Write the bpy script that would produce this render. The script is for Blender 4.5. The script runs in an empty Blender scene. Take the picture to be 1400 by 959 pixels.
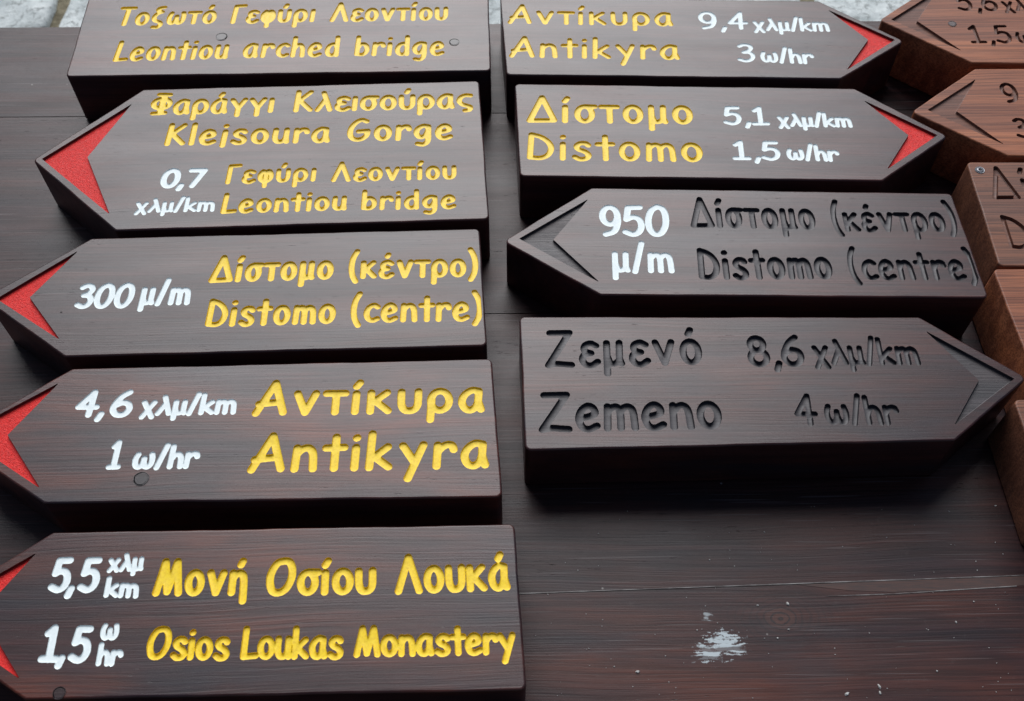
import bpy, bmesh, math, random
import numpy as np
from mathutils import Vector
from mathutils.geometry import delaunay_2d_cdt

R = math.radians
random.seed(11)
scene = bpy.context.scene
COL = scene.collection

# ------------------------------------------------------------------ camera
F_PX, W_PX, H_PX = 1411.0, 1400.0, 959.0
PITCH = R(55.5)
T = 0.068                       # thickness of the sign boards (m)
CAM = Vector((0.0, 0.0, 0.8 + T))
cam_data = bpy.data.cameras.new('camera')
cam = bpy.data.objects.new('camera', cam_data)
COL.objects.link(cam)
cam.location = CAM
cam.rotation_euler = (R(90) - PITCH, 0, 0)
cam_data.sensor_width = 36.0
cam_data.lens = 36.0 * F_PX / W_PX
cam_data.clip_start = 0.02
cam_data.clip_end = 200
cam_data.dof.use_dof = True
cam_data.dof.focus_distance = 1.02
cam_data.dof.aperture_fstop = 11.0
scene.camera = cam

# ------------------------------------------------------------------ light
SUN_EL, SUN_AZ = R(44), R(-5)          # azimuth measured from +Y towards +X
world = bpy.data.worlds.new('World')
scene.world = world
world.use_nodes = True
wn = world.node_tree
bg = wn.nodes['Background']
sky = wn.nodes.new('ShaderNodeTexSky')
sky.sky_type = 'NISHITA'
sky.sun_disc = False
sky.sun_elevation = SUN_EL
sky.sun_rotation = SUN_AZ
sky.air_density = 1.0
sky.dust_density = 2.5
sky.ozone_density = 1.0
wn.links.new(sky.outputs[0], bg.inputs[0])
bg.inputs[1].default_value = 0.05
sun_data = bpy.data.lights.new('sun', 'SUN')
sun_data.energy = 3.6
sun_data.angle = R(48)
sun_data.color = (0.965, 0.975, 1.0)
sun = bpy.data.objects.new('sun', sun_data)
COL.objects.link(sun)
sd = Vector((math.sin(SUN_AZ) * math.cos(SUN_EL), math.cos(SUN_AZ) * math.cos(SUN_EL), math.sin(SUN_EL)))
sun.rotation_euler = sd.to_track_quat('Z', 'Y').to_euler()
scene.view_settings.view_transform = 'Standard'
scene.view_settings.look = 'None'
scene.view_settings.exposure = 0.0
scene.view_settings.gamma = 1.0
scene.render.engine = 'CYCLES'
scene.cycles.max_bounces = 6

# ------------------------------------------------------------------ pixel -> place
def at(px, py, z=T):
    """point of the plane at height z that the photograph shows at px, py"""
    u = (px - W_PX / 2) / F_PX
    v = (py - H_PX / 2) / F_PX
    c, s = math.cos(PITCH), math.sin(PITCH)
    d = Vector((u, c - v * s, -s - v * c))
    t = (z - CAM.z) / d.z
    return CAM + d * t

def seen_x(x, y, z=T):
    c, s = math.cos(PITCH), math.sin(PITCH)
    dx, dy, dz = x - CAM.x, y - CAM.y, z - CAM.z
    return W_PX / 2 + F_PX * dx / (dy * c - dz * s)

# ------------------------------------------------------------------ materials
def nodes(name):
    m = bpy.data.materials.new(name)
    m.use_nodes = True
    nt = m.node_tree
    return m, nt, nt.nodes['Principled BSDF']

def N(nt, kind, **kw):
    n = nt.nodes.new(kind)
    for k, v in kw.items():
        setattr(n, k, v)
    return n

def noise(nt, vec, scale, detail=4, rough=0.55, stretch=None, dist=0.0, loc=(0, 0, 0)):
    if stretch is not None:
        mp = N(nt, 'ShaderNodeMapping')
        mp.inputs['Scale'].default_value = stretch
        mp.inputs['Location'].default_value = loc
        nt.links.new(vec, mp.inputs[0])
        vec = mp.outputs[0]
    n = N(nt, 'ShaderNodeTexNoise')
    n.inputs['Scale'].default_value = scale
    n.inputs['Detail'].default_value = detail
    n.inputs['Roughness'].default_value = rough
    n.inputs['Distortion'].default_value = dist
    nt.links.new(vec, n.inputs['Vector'])
    return n.outputs[0]

def ramp(nt, fac, stops):
    r = N(nt, 'ShaderNodeValToRGB')
    el = r.color_ramp.elements
    while len(el) < len(stops):
        el.new(0.5)
    for e, (p, c) in zip(el, stops):
        e.position = p
        e.color = (c, c, c, 1) if isinstance(c, (int, float)) else (*c, 1)
    nt.links.new(fac, r.inputs[0])
    return r.outputs[0]

def mix(nt, fac, a, b, mode='MIX'):
    m = N(nt, 'ShaderNodeMix', data_type='RGBA', blend_type=mode)
    for sock, val in ((m.inputs[0], fac), (m.inputs[6], a), (m.inputs[7], b)):
        if hasattr(val, 'links') or isinstance(val, bpy.types.NodeSocket):
            nt.links.new(val, sock)
        elif isinstance(val, (int, float)):
            sock.default_value = val if sock is m.inputs[0] else (val, val, val, 1)
        else:
            sock.default_value = (*val, 1)
    return m.outputs[2]

def math_(nt, op, a, b=None, clamp=False):
    m = N(nt, 'ShaderNodeMath', operation=op, use_clamp=clamp)
    for i, v in enumerate((a, b)):
        if v is None:
            continue
        if isinstance(v, bpy.types.NodeSocket):
            nt.links.new(v, m.inputs[i])
        else:
            m.inputs[i].default_value = v
    return m.outputs[0]

def objvec(nt, seed=0.0):
    tc = N(nt, 'ShaderNodeTexCoord')
    oi = N(nt, 'ShaderNodeObjectInfo')
    return tc.outputs['Object'], oi

def wood(name, dark, mid, red, rough=(0.34, 0.52), bump=0.35, spec=0.6, seed=0.0, dirt=0.0, redness=0.5, pits=0.5, coat=0.0, blue=0.0, fib=0.46):
    """stained softwood, grain along local x"""
    m, nt, b = nodes(name)
    vec, _ = objvec(nt)
    off = (seed * 3.7, seed * 1.3, seed * 2.1)
    # slow wander so that the grain is not ruler-straight
    wob = noise(nt, vec, 1.0, 2, 0.5, (3.0, 9.0, 9.0), loc=off)
    cx = N(nt, 'ShaderNodeCombineXYZ')
    nt.links.new(math_(nt, 'MULTIPLY', math_(nt, 'SUBTRACT', wob, 0.5), 0.022), cx.inputs[1])
    va = N(nt, 'ShaderNodeVectorMath', operation='ADD')
    nt.links.new(vec, va.inputs[0]); nt.links.new(cx.outputs[0], va.inputs[1])
    v = va.outputs[0]
    rings = noise(nt, v, 1.0, 4, 0.7, (1.6, 130.0, 40.0), loc=off)
    fibre = noise(nt, v, 1.0, 4, 0.7, (7.0, 520.0, 520.0), loc=off)
    blot = noise(nt, v, 1.0, 3, 0.55, (5.0, 22.0, 22.0), loc=off)
    col = mix(nt, ramp(nt, rings, [(0.36, 0.0), (0.64, 1.0)]), dark, mid)
    col = mix(nt, math_(nt, 'MULTIPLY', ramp(nt, blot, [(0.44, 0.0), (0.68, 1.0)]), redness), col, red)
    if blue:
        bl = noise(nt, v, 1.0, 4, 0.6, (7.0, 30.0, 30.0), loc=(off[2] + 5, off[0], 3))
        col = mix(nt, math_(nt, 'MULTIPLY', ramp(nt, bl, [(0.48, 0.0), (0.66, 1.0)]), blue), col, (0.014, 0.0175, 0.026))
    col = mix(nt, math_(nt, 'MULTIPLY', ramp(nt, fibre, [(0.42, 1.0), (0.54, 0.0)]), fib), col, tuple(c * 0.40 for c in dark))
    # short dark pores / checks
    pore = noise(nt, v, 1.0, 2, 0.5, (70.0, 700.0, 300.0), loc=off)
    where = noise(nt, v, 1.0, 2, 0.5, (6.0, 40.0, 40.0), loc=(off[1], off[0], 0))
    pm = math_(nt, 'MULTIPLY', ramp(nt, pore, [(0.70, 0.0), (0.76, 1.0)]), ramp(nt, where, [(0.5, 0.0), (0.62, 1.0)]))
    pm = math_(nt, 'MULTIPLY', pm, pits)
    col = mix(nt, pm, col, tuple(c * 0.25 for c in dark))
    if dirt:
        d = noise(nt, vec, 60.0, 6, 0.75)
        col = mix(nt, math_(nt, 'MULTIPLY', ramp(nt, d, [(0.60, 0.0), (0.80, 1.0)]), dirt), col, (0.30, 0.28, 0.27))
    nt.links.new(col, b.inputs['Base Color'])
    rr = noise(nt, v, 1.0, 4, 0.6, (5.0, 30.0, 30.0), loc=off)
    r2 = N(nt, 'ShaderNodeMapRange')
    nt.links.new(rr, r2.inputs[0])
    r2.inputs[1].default_value = 0.3; r2.inputs[2].default_value = 0.7
    r2.inputs[3].default_value = rough[0]; r2.inputs[4].default_value = rough[1]
    nt.links.new(r2.outputs[0], b.inputs['Roughness'])
    b.inputs['Specular IOR Level'].default_value = spec
    if coat:
        b.inputs['Coat Weight'].default_value = coat
        b.inputs['Coat Roughness'].default_value = 0.35
    h = math_(nt, 'ADD', math_(nt, 'MULTIPLY', fibre, 0.6), math_(nt, 'MULTIPLY', rings, 0.22))
    h = math_(nt, 'SUBTRACT', h, math_(nt, 'MULTIPLY', pm, 1.3))
    bp = N(nt, 'ShaderNodeBump')
    bp.inputs['Strength'].default_value = bump
    bp.inputs['Distance'].default_value = 0.0009
    nt.links.new(h, bp.inputs['Height'])
    nt.links.new(bp.outputs[0], b.inputs['Normal'])
    return m

def paint(name, base, shade, rough=0.42, grain=1.0, scale=900.0, spec=0.4, bump=0.35, dist=0.0005, thresh=(0.45, 0.75), amount=0.5):
    m, nt, b = nodes(name)
    vec, _ = objvec(nt)
    n1 = noise(nt, vec, 380.0, 4, 0.65)
    n2 = noise(nt, vec, scale, 4, 0.7)
    col = mix(nt, math_(nt, 'MULTIPLY', ramp(nt, n1, [(thresh[0], 0.0), (thresh[1], 1.0)]), amount), base, shade)
    nt.links.new(col, b.inputs['Base Color'])
    b.inputs['Roughness'].default_value = rough
    b.inputs['Specular IOR Level'].default_value = spec
    bp = N(nt, 'ShaderNodeBump')
    bp.inputs['Strength'].default_value = bump
    bp.inputs['Distance'].default_value = dist
    nt.links.new(math_(nt, 'ADD', math_(nt, 'MULTIPLY', n2, grain), n1), bp.inputs['Height'])
    nt.links.new(bp.outputs[0], b.inputs['Normal'])
    return m

M = {}
def dark_wood(i, k=1.0, red=0.5, pits=0.55):
    return wood('dark_stained_wood', (0.0230 * k, 0.0090 * k, 0.0105 * k), (0.058 * k, 0.0195 * k, 0.0195 * k),
                (0.130 * k, 0.031 * k, 0.016 * k), rough=(0.30, 0.38), seed=i, redness=red, spec=0.47, bump=0.26, pits=pits, blue=0.55)
M['yellow'] = paint('yellow_paint', (0.92, 0.665, 0.013), (0.70, 0.44, 0.007), rough=0.42, spec=0.35, bump=0.18, amount=0.85)
M['white'] = paint('white_paint', (0.82, 0.90, 0.90), (0.58, 0.68, 0.69), rough=0.5, spec=0.3, bump=0.12, amount=0.35)
M['red'] = paint('red_paint', (0.80, 0.024, 0.020), (0.42, 0.010, 0.009), rough=0.40, spec=0.35, grain=1.6, bump=0.8, dist=0.0009, scale=700.0, amount=0.7)
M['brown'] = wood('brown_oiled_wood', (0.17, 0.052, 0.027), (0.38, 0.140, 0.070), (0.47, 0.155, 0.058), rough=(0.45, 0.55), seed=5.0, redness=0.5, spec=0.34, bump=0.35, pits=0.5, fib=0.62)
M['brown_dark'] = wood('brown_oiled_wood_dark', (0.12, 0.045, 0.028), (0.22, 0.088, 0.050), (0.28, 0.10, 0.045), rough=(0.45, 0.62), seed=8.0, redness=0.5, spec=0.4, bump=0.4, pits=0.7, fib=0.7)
M['groove'] = wood('carved_dark_wood', (0.022, 0.020, 0.026), (0.042, 0.038, 0.046), (0.05, 0.034, 0.036), rough=(0.48, 0.58), seed=9.0, redness=0.3, spec=0.6, bump=0.5, pits=0.9)
M['mark_floor'] = wood('routed_arrow_floor', (0.016, 0.014, 0.018), (0.040, 0.032, 0.038), (0.06, 0.032, 0.03), rough=(0.46, 0.60), seed=12.0, redness=0.4, spec=0.6, bump=1.0, pits=1.0)
M['groove_brown'] = wood('carved_brown_wood', (0.10, 0.040, 0.028), (0.20, 0.085, 0.055), (0.24, 0.09, 0.05), rough=(0.5, 0.65), seed=9.5, redness=0.3, spec=0.4, bump=0.8, pits=0.8)
M['knot_shade'] = paint('knot_shade_crescent', (0.004, 0.004, 0.005), (0.002, 0.002, 0.003), rough=0.8, spec=0.1)  # near-black colour for the shadow painted along a knot's rim
M['knot'] = paint('knot_wood', (0.020, 0.016, 0.021), (0.008, 0.007, 0.010), rough=0.36, spec=0.45, amount=0.9, bump=0.12)
M['knot_brown'] = paint('grey_knot_wood', (0.11, 0.085, 0.085), (0.05, 0.035, 0.035), rough=0.5, amount=0.9)
M['screw'] = paint('screw_steel', (0.20, 0.21, 0.23), (0.08, 0.07, 0.07), rough=0.4, spec=0.8, amount=0.9)
M['screw'].node_tree.nodes['Principled BSDF'].inputs['Metallic'].default_value = 0.6

# ------------------------------------------------------------------ object helpers
def mesh_obj(name, verts, faces, mat, parent=None, smooth=False, sharp=40, mats=None, midx=None):
    me = bpy.data.meshes.new(name)
    me.from_pydata([tuple(v) for v in verts], [], [tuple(f) for f in faces])
    for mm in (mats or [mat]):
        me.materials.append(mm)
    if midx is not None:
        me.polygons.foreach_set('material_index', midx)
    if smooth:
        me.polygons.foreach_set('use_smooth', [True] * len(me.polygons))
        me.set_sharp_from_angle(angle=R(sharp))
    me.update()
    o = bpy.data.objects.new(name, me)
    COL.objects.link(o)
    if parent is not None:
        o.parent = parent
    return o

def bm_obj(name, bm, mat, parent=None, smooth=False):
    me = bpy.data.meshes.new(name)
    bm.normal_update()
    bm.to_mesh(me); bm.free()
    me.materials.append(mat)
    if smooth:
        me.polygons.foreach_set('use_smooth', [True] * len(me.polygons))
        me.set_sharp_from_angle(angle=R(40))
    o = bpy.data.objects.new(name, me)
    COL.objects.link(o)
    if parent is not None:
        o.parent = parent
    return o

def thing(name, label, cat, loc, rz=0.0, group=None):
    o = bpy.data.objects.new(name, None)
    o.empty_display_size = 0.05
    COL.objects.link(o)
    o.location = loc
    o.rotation_euler = (0, 0, rz)
    o['label'] = label; o['category'] = cat
    if group:
        o['group'] = group
    return o

# ------------------------------------------------------------------ round-nosed stroke lettering
def ell(cx, cy, rx, ry, a0=0, a1=360, n=28):
    return [(cx + rx * math.cos(R(a0 + (a1 - a0) * i / n)), cy + ry * math.sin(R(a0 + (a1 - a0) * i / n))) for i in range(n + 1)]

def sm(*p, n=6):
    """smooth stroke through the points (Catmull-Rom)"""
    p = [np.array(q, float) for q in p]
    p = [2 * p[0] - p[1]] + p + [2 * p[-1] - p[-2]]
    out = []
    for i in range(1, len(p) - 2):
        a, b, c, d = p[i - 1:i + 3]
        for k in range(n):
            t = k / n
            out.append(0.5 * ((2 * b) + (c - a) * t + (2 * a - 5 * b + 4 * c - d) * t * t + (3 * b - a - 3 * c + d) * t ** 3))
    out.append(p[-2])
    return [tuple(q) for q in out]

def L(*p):
    return list(p)

tick = lambda x: L((x, 84), (x + 8, 97))
bowl = lambda: sm((48, 62), (28, 65), (8, 50), (0, 28), (8, 6), (24, -1), (39, 9), (46, 27))
G = {}
G['T'] = (66, [L((0, 98), (66, 98)), L((34, 98), (30, 0))])
G['Γ'] = (50, [L((0, 0), (4, 97), (50, 99))])
G['Λ'] = (76, [L((0, 0), (38, 100), (76, 0))])
G['A'] = (76, [L((0, 0), (46, 100), (76, 2)), L((6, 30), (64, 36))])
G['Δ'] = (84, [L((0, 0), (42, 100), (84, 2), (0, 0))])
G['K'] = (60, [L((5, 100), (0, 0)), L((57, 98), (5, 46)), L((16, 50), (60, 2))])
G['Φ'] = (72, [L((18, 100), (66, 98)), L((40, 100), (34, 0)), L((44, 98), (40, 2)), ell(36, 52, 36, 26), L((6, 0), (58, 2))])
G['M'] = (88, [L((0, 0), (24, 100)), L((24, 100), (43, 4), (72, 100)), L((72, 100), (88, 0))])
G['O'] = (76, [sm((46, 100), (22, 92), (3, 62), (0, 32), (10, 6), (32, 0), (56, 12), (73, 42), (75, 74), (64, 96), (46, 100))])
G['Z'] = (74, [L((6, 98), (70, 98), (0, 0)), sm((0, 0), (26, 4), (50, 2), (74, 0))])
G['D'] = (68, [L((4, 98), (0, 3)), sm((4, 98), (34, 88), (58, 68), (68, 42), (58, 14), (34, 1), (0, 3))])
G['G'] = (72, [sm((66, 92), (46, 100), (22, 86), (4, 56), (3, 22), (20, 2), (46, 2), (66, 18), (72, 42)), L((72, 44), (36, 41))])
G['L'] = (54, [L((6, 100), (0, 0), (54, 4))])
G['a'] = (54, [bowl(), L((48, 62), (46, 28), (54, 1))])
G['b'] = (48, [L((2, 100), (0, 2)), sm((1, 36), (14, 57), (32, 60), (46, 45), (47, 20), (34, 3), (16, 0), (0, 4))])
G['c'] = (46, [sm((46, 56), (30, 64), (10, 54), (0, 30), (9, 7), (28, 0), (46, 7))])
G['d'] = (48, [L((46, 100), (47, 0)), sm((46, 52), (30, 62), (10, 53), (0, 29), (8, 6), (24, 0), (40, 8), (47, 24))])
G['e'] = (50, [sm((6, 31), (26, 34), (45, 42), (42, 58), (26, 65), (8, 52), (0, 28), (9, 5), (28, -1), (50, 8))])
G['g'] = (50, [sm((48, 61), (28, 64), (8, 52), (0, 32), (8, 12), (22, 7), (38, 18), (47, 40)), sm((48, 61), (48, 30), (48, 2), (42, -20), (26, -30), (6, -26))])
G['h'] = (46, [L((2, 100), (0, 0)), sm((1, 34), (14, 56), (30, 61), (42, 48), (45, 24), (46, 0))])
G['i'] = (2, [L((1, 60), (0, 0)), L((1, 88), (2, 89))])
G['j'] = (6, [L((6, 60), (2, -14)), L((6, 88), (7, 89))])
G['ί'] = (6, [L((1, 60), (0, 0)), L((0, 84), (9, 97))])
G['ι'] = (2, [L((2, 61), (0, 0))])
G['k'] = (50, [L((3, 100), (0, 0)), L((46, 60), (4, 24)), L((14, 30), (50, 1))])
G['κ'] = (50, [L((0, 62), (0, 0)), L((45, 62), (4, 28)), L((14, 34), (50, 1))])
G['l'] = (2, [L((2, 100), (0, 0))])
G['m'] = (78, [L((3, 62), (0, 0)), sm((3, 48), (16, 59), (30, 60), (38, 44), (38, 0)), sm((38, 46), (50, 58), (64, 60), (75, 46), (78, 0))])
G['n'] = (48, [L((2, 62), (0, 0)), sm((2, 44), (16, 58), (32, 61), (44, 46), (48, 0))])
G['r'] = (44, [L((2, 62), (0, 0)), sm((2, 42), (14, 56), (28, 63), (40, 60), (44, 48))])
G['s'] = (44, [sm((44, 55), (36, 63), (18, 63), (6, 51), (13, 38), (34, 28), (44, 14), (36, 1), (16, -2), (0, 7))])
G['t'] = (48, [L((25, 92), (25, 0)), L((0, 60), (48, 61))])
G['u'] = (48, [sm((2, 64), (0, 24), (8, 4), (22, 0), (36, 6), (44, 22)), L((46, 64), (44, 22), (48, 0))])
G['υ'] = (48, [sm((0, 63), (0, 40), (2, 18), (11, 3), (25, 0), (39, 5), (47, 20), (48, 42), (48, 64))])
G['ύ'] = (48, G['υ'][1] + [L((22, 84), (30, 98))])
G['y'] = (54, [L((0, 62), (30, 16)), L((54, 64), (16, -34))])
G['ν'] = (52, [L((0, 63), (26, 0), (52, 63))])
G['o'] = (50, [ell(25, 32, 25, 32)])
G['ό'] = (50, [ell(25, 32, 25, 32), L((22, 86), (30, 99))])
G['σ'] = (60, [ell(25, 31, 25, 31), L((26, 63), (60, 62))])
G['ς'] = (48, [sm((48, 60), (28, 62), (8, 52), (0, 32), (12, 14), (32, 6), (46, -2), (42, -16), (24, -20))])
G['τ'] = (54, [L((0, 62), (54, 62)), L((28, 62), (28, 0))])
G['ρ'] = (52, [ell(26, 32, 26, 32), L((2, 36), (0, -30))])
G['μ'] = (48, [L((3, 64), (1, -28)), sm((3, 24), (12, 3), (28, 2), (40, 10)), L((44, 64), (42, 14), (48, 1))])
G['φ'] = (54, [sm((14, 62), (2, 46), (1, 20), (16, 2), (38, 2), (53, 20), (53, 46), (42, 62), (30, 52), (27, 26), (26, -28))])
G['ε'] = (48, [sm((45, 56), (28, 64), (9, 57), (8, 41), (28, 34)), sm((28, 34), (5, 28), (0, 13), (11, 0), (30, -2), (48, 8))])
G['έ'] = (48, G['ε'][1] + [L((24, 88), (29, 96))])
G['α'] = (54, G['a'][1])
G['ά'] = (54, G['a'][1] + [L((28, 86), (36, 98))])
G['ω'] = (74, [sm((8, 62), (0, 40), (2, 14), (14, 0), (28, 5), (37, 24), (38, 42)), sm((38, 24), (46, 4), (60, 1), (72, 16), (74, 40), (70, 62))])
G['ξ'] = (46, [sm((42, 98), (20, 94), (12, 80), (36, 70)), sm((36, 70), (10, 58), (0, 36), (10, 18), (36, 8), (42, -8), (26, -22), (6, -20))])
G['λ'] = (52, [L((22, 92), (52, 0)), L((32, 58), (0, 0))])
G['χ'] = (48, [L((0, 64), (46, -18)), L((48, 64), (0, -18))])
G['x'] = (48, [L((0, 64), (46, -2)), L((48, 64), (0, -2))])
G['γ'] = (56, [L((0, 63), (29, 22)), L((56, 64), (28, 18), (27, -18))])
G['ή'] = (47, [L((2, 62), (0, 0)), sm((2, 44), (16, 58), (32, 61), (45, 44), (47, -26)), L((30, 88), (37, 100))])
G['0'] = (64, [sm((36, 100), (14, 86), (1, 56), (2, 22), (18, 1), (42, 4), (60, 32), (63, 68), (54, 92), (36, 100))])
G['1'] = (56, [L((8, 80), (30, 98), (28, 0)), L((0, 0), (56, 1))])
G['3'] = (56, [sm((6, 90), (24, 99), (46, 94), (52, 78), (40, 62), (20, 53)), sm((20, 53), (44, 50), (56, 30), (46, 8), (24, 0), (0, 9))])
G['4'] = (64, [L((42, 0), (46, 99), (0, 34), (64, 34))])
G['5'] = (58, [L((56, 98), (14, 97), (6, 54)), sm((6, 54), (28, 62), (50, 55), (58, 32), (48, 9), (26, 0), (0, 9))])
G['6'] = (58, [sm((48, 99), (24, 80), (4, 46), (1, 20), (18, 1), (44, 3), (58, 24), (52, 46), (30, 53), (8, 42))])
G['7'] = (62, [L((0, 98), (62, 98), (14, 0))])
G['8'] = (56, [ell(27, 76, 23, 23), ell(28, 27, 28, 26)])
G['9'] = (54, [ell(27, 68, 27, 31), sm((54, 72), (54, 42), (40, 12), (10, 1))])
G[','] = (9, [L((9, 4), (0, -19))])
G['/'] = (32, [L((32, 106), (0, -4))])
G['('] = (22, [sm((22, 114), (6, 84), (0, 46), (6, 8), (22, -20))])
G[')'] = (22, [sm((0, 114), (16, 84), (22, 46), (16, 8), (0, -20))])
RK = {'yellow': 1.14, 'white': 1.14, 'bare': 1.06}

def stroke_letters(text, xl, yl, xr, yr, hpx, swpx, gap=36, kind='yellow', bang=0.0):
    bang = bang + (0.05 if yl > 750 else 0.0)
    """centre lines (in metres, world x, y) of every letter of one word, and the stroke radius"""
    p0, p1 = at(xl, yl), at(xr, yr)
    p0 = Vector((p0.x, p0.y)); p1 = Vector((p1.x, p1.y))
    xm, ym = (xl + xr) / 2, (yl + yr) / 2
    r = (at(xm + swpx / 2, ym - hpx / 2) - at(xm - swpx / 2, ym - hpx / 2)).length / 2
    ex = (p1 - p0).normalized(); ey = Vector((-math.sin(bang), math.cos(bang)))
    top = at(xm, ym - hpx); bot = at(xm, ym)
    r *= RK[kind] * (1.0 if kind == 'bare' else 0.93 if swpx > 7.8 else 1.02)
    hh = abs((Vector((top.x, top.y)) - Vector((bot.x, bot.y))).dot(ey)) - 2 * r
    adv = []; x = 0
    for i, c in enumerate(text):
        w = G[c][0]
        adv.append(x)
        g = gap
        nx = text[i + 1] if i + 1 < len(text) else ''
        if c in 'rtτΓTLσεc' : g -= 7
        if nx in 'tτ' and nx: g -= 6
        if nx == ',': g = 14 if xl < 600 else 30
        if c == ',': g = 38 if xl < 600 else 22
        if c == 'i' or c == 'ι' or c == 'ί' or nx in 'iιί' and nx: g += 1
        x += w + g
    total = adv[-1] + G[text[-1]][0]
    cw = (p1 - p0).length - 2 * r
    if total < 12:
        sx = hh / 100
    else:
        sx = cw / total
    sy = hh / 100
    o = p0 + ex * r + ey * r
    for it in range(4):
        res = []
        for c, a in zip(text, adv):
            strokes = []
            for s in G[c][1]:
                strokes.append(np.array([[*(o + ex * ((a + q[0]) * sx) + ey * (q[1] * sy))] for q in s]))
            res.append((c, strokes))
        allp = np.concatenate([s for _, st in res for s in st])
        lo = min(seen_x(x - r, y) for x, y in allp); hi = max(seen_x(x + r, y) for x, y in allp)
        k = (p1 - p0).length / (xr - xl)
        o = o + ex * ((xl - lo) * k)
        if total >= 12:
            cur = total * sx
            sx *= (cur + ((xr - xl) - (hi - lo)) * k) / cur
    return res, r

# ------------------------------------------------------------------ distance field and its contours
def seg_dist(X, Y, pts):
    d = np.full(X.shape, 1e9)
    for (ax, ay), (bx, by) in zip(pts[:-1], pts[1:]):
        vx, vy = bx - ax, by - ay
        l2 = vx * vx + vy * vy
        if l2 < 1e-14:
            t = 0.0
        else:
            t = np.clip(((X - ax) * vx + (Y - ay) * vy) / l2, 0, 1)
        d = np.minimum(d, np.hypot(X - ax - t * vx, Y - ay - t * vy))
    return d

def in_poly(X, Y, poly):
    ins = np.zeros(X.shape, bool)
    n = len(poly)
    for i in range(n):
        x0, y0 = poly[i]; x1, y1 = poly[(i + 1) % n]
        if y0 == y1:
            continue
        c = ((y0 > Y) != (y1 > Y)) & (X < (x1 - x0) * (Y - y0) / (y1 - y0) + x0)
        ins ^= c
    return ins

def contours(A, level, x0, y0, h):
    """closed polylines of A == level (marching squares, linear interpolation)"""
    B = A - level
    B = np.where(B == 0, 1e-9, B)
    S = B < 0
    ny, nx = B.shape
    hx = S[:, :-1] != S[:, 1:]
    vy = S[:-1, :] != S[1:, :]
    jh, ih = np.nonzero(hx)
    th = B[jh, ih] / (B[jh, ih] - B[jh, ih + 1])
    jv, iv = np.nonzero(vy)
    tv = B[jv, iv] / (B[jv, iv] - B[jv + 1, iv])
    pts = np.concatenate([np.stack([x0 + (ih + th) * h, y0 + jh * h], 1), np.stack([x0 + iv * h, y0 + (jv + tv) * h], 1)]) if len(ih) + len(iv) else np.zeros((0, 2))
    HI = -np.ones((ny, nx), int); HI[jh, ih] = np.arange(len(ih))
    VI = -np.ones((ny, nx), int); VI[jv, iv] = len(ih) + np.arange(len(iv))
    nb = [[] for _ in range(len(pts))]
    cj, ci = np.nonzero((HI[:-1, :-1] >= 0) | (HI[1:, :-1] >= 0) | (VI[:-1, :-1] >= 0) | (VI[:-1, 1:] >= 0))
    for j, i in zip(cj, ci):
        b, t, l, r = HI[j, i], HI[j + 1, i], VI[j, i], VI[j, i + 1]
        e = [q for q in (b, r, t, l) if q >= 0]
        if len(e) == 2:
            nb[e[0]].append(e[1]); nb[e[1]].append(e[0])
        elif len(e) == 4:
            c = B[j:j + 2, i:i + 2].mean() < 0
            pr = ((b, r), (t, l)) if (S[j, i] == c) else ((b, l), (t, r))
            for p, q in pr:
                nb[p].append(q); nb[q].append(p)
    seen = np.zeros(len(pts), bool)
    loops = []
    for s in range(len(pts)):
        if seen[s] or len(nb[s]) != 2:
            continue
        loop = [s]; seen[s] = True
        prev, cur = s, nb[s][0]
        ok = True
        while cur != s:
            if seen[cur] or len(nb[cur]) != 2:
                ok = False; break
            loop.append(cur); seen[cur] = True
            a, b_ = nb[cur]
            nxt = a if a != prev else b_
            prev, cur = cur, nxt
        if ok and len(loop) > 5:
            loops.append(pts[loop])
    return loops

def simplify(P, tol, maxlen):
    """drop points that stay within tol of the chord"""
    out = [0]
    n = len(P)
    i = 0
    while i < n - 1:
        j = i + 2
        while j < n:
            seg = P[j] - P[i]
            ln = math.hypot(*seg)
            if ln > maxlen or ln < 1e-9:
                break
            q = P[i + 1:j] - P[i]
            if np.max(np.abs(q[:, 0] * seg[1] - q[:, 1] * seg[0])) / ln > tol:
                break
            j += 1
        i = j - 1
        if i < n - 1 or True:
            out.append(min(i, n - 1))
    if len(out) > 3 and math.hypot(*(P[out[-1]] - P[out[0]])) < tol * 6:
        out = out[:-1]
    return P[out]

def round_poly(P, rad, n=5):
    """polygon (ccw) with every corner rounded"""
    out = []
    m = len(P)
    for i in range(m):
        a, b, c = (Vector(P[i - 1]), Vector(P[i]), Vector(P[(i + 1) % m]))
        u = (a - b).normalized(); v = (c - b).normalized()
        ang = u.angle(v)
        rr = rad[i] if isinstance(rad, (list, tuple)) else rad
        d = min(rr / math.tan(ang / 2), 0.4 * (a - b).length, 0.4 * (c - b).length)
        rr = d * math.tan(ang / 2)
        cen = b + (u + v).normalized() * (rr / math.sin(ang / 2))
        s = b + u * d - cen; e = b + v * d - cen
        a0 = math.atan2(s.y, s.x); a1 = math.atan2(e.y, e.x)
        da = (a1 - a0 + math.pi) % (2 * math.pi) - math.pi
        for k in range(n + 1):
            t = a0 + da * k / n
            out.append((cen.x + rr * math.cos(t), cen.y + rr * math.sin(t)))
    return out

def offset(P, d):
    out = []
    m = len(P)
    for i in range(m):
        a, b, c = Vector(P[i - 1]), Vector(P[i]), Vector(P[(i + 1) % m])
        n1 = Vector(((b - a).y, -(b - a).x)).normalized()
        n2 = Vector(((c - b).y, -(c - b).x)).normalized()
        nn = (n1 + n2).normalized()
        k = 1.0 / max(0.5, nn.dot(n1))
        out.append((b.x + nn.x * d * k, b.y + nn.y * d * k))
    return out

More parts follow.
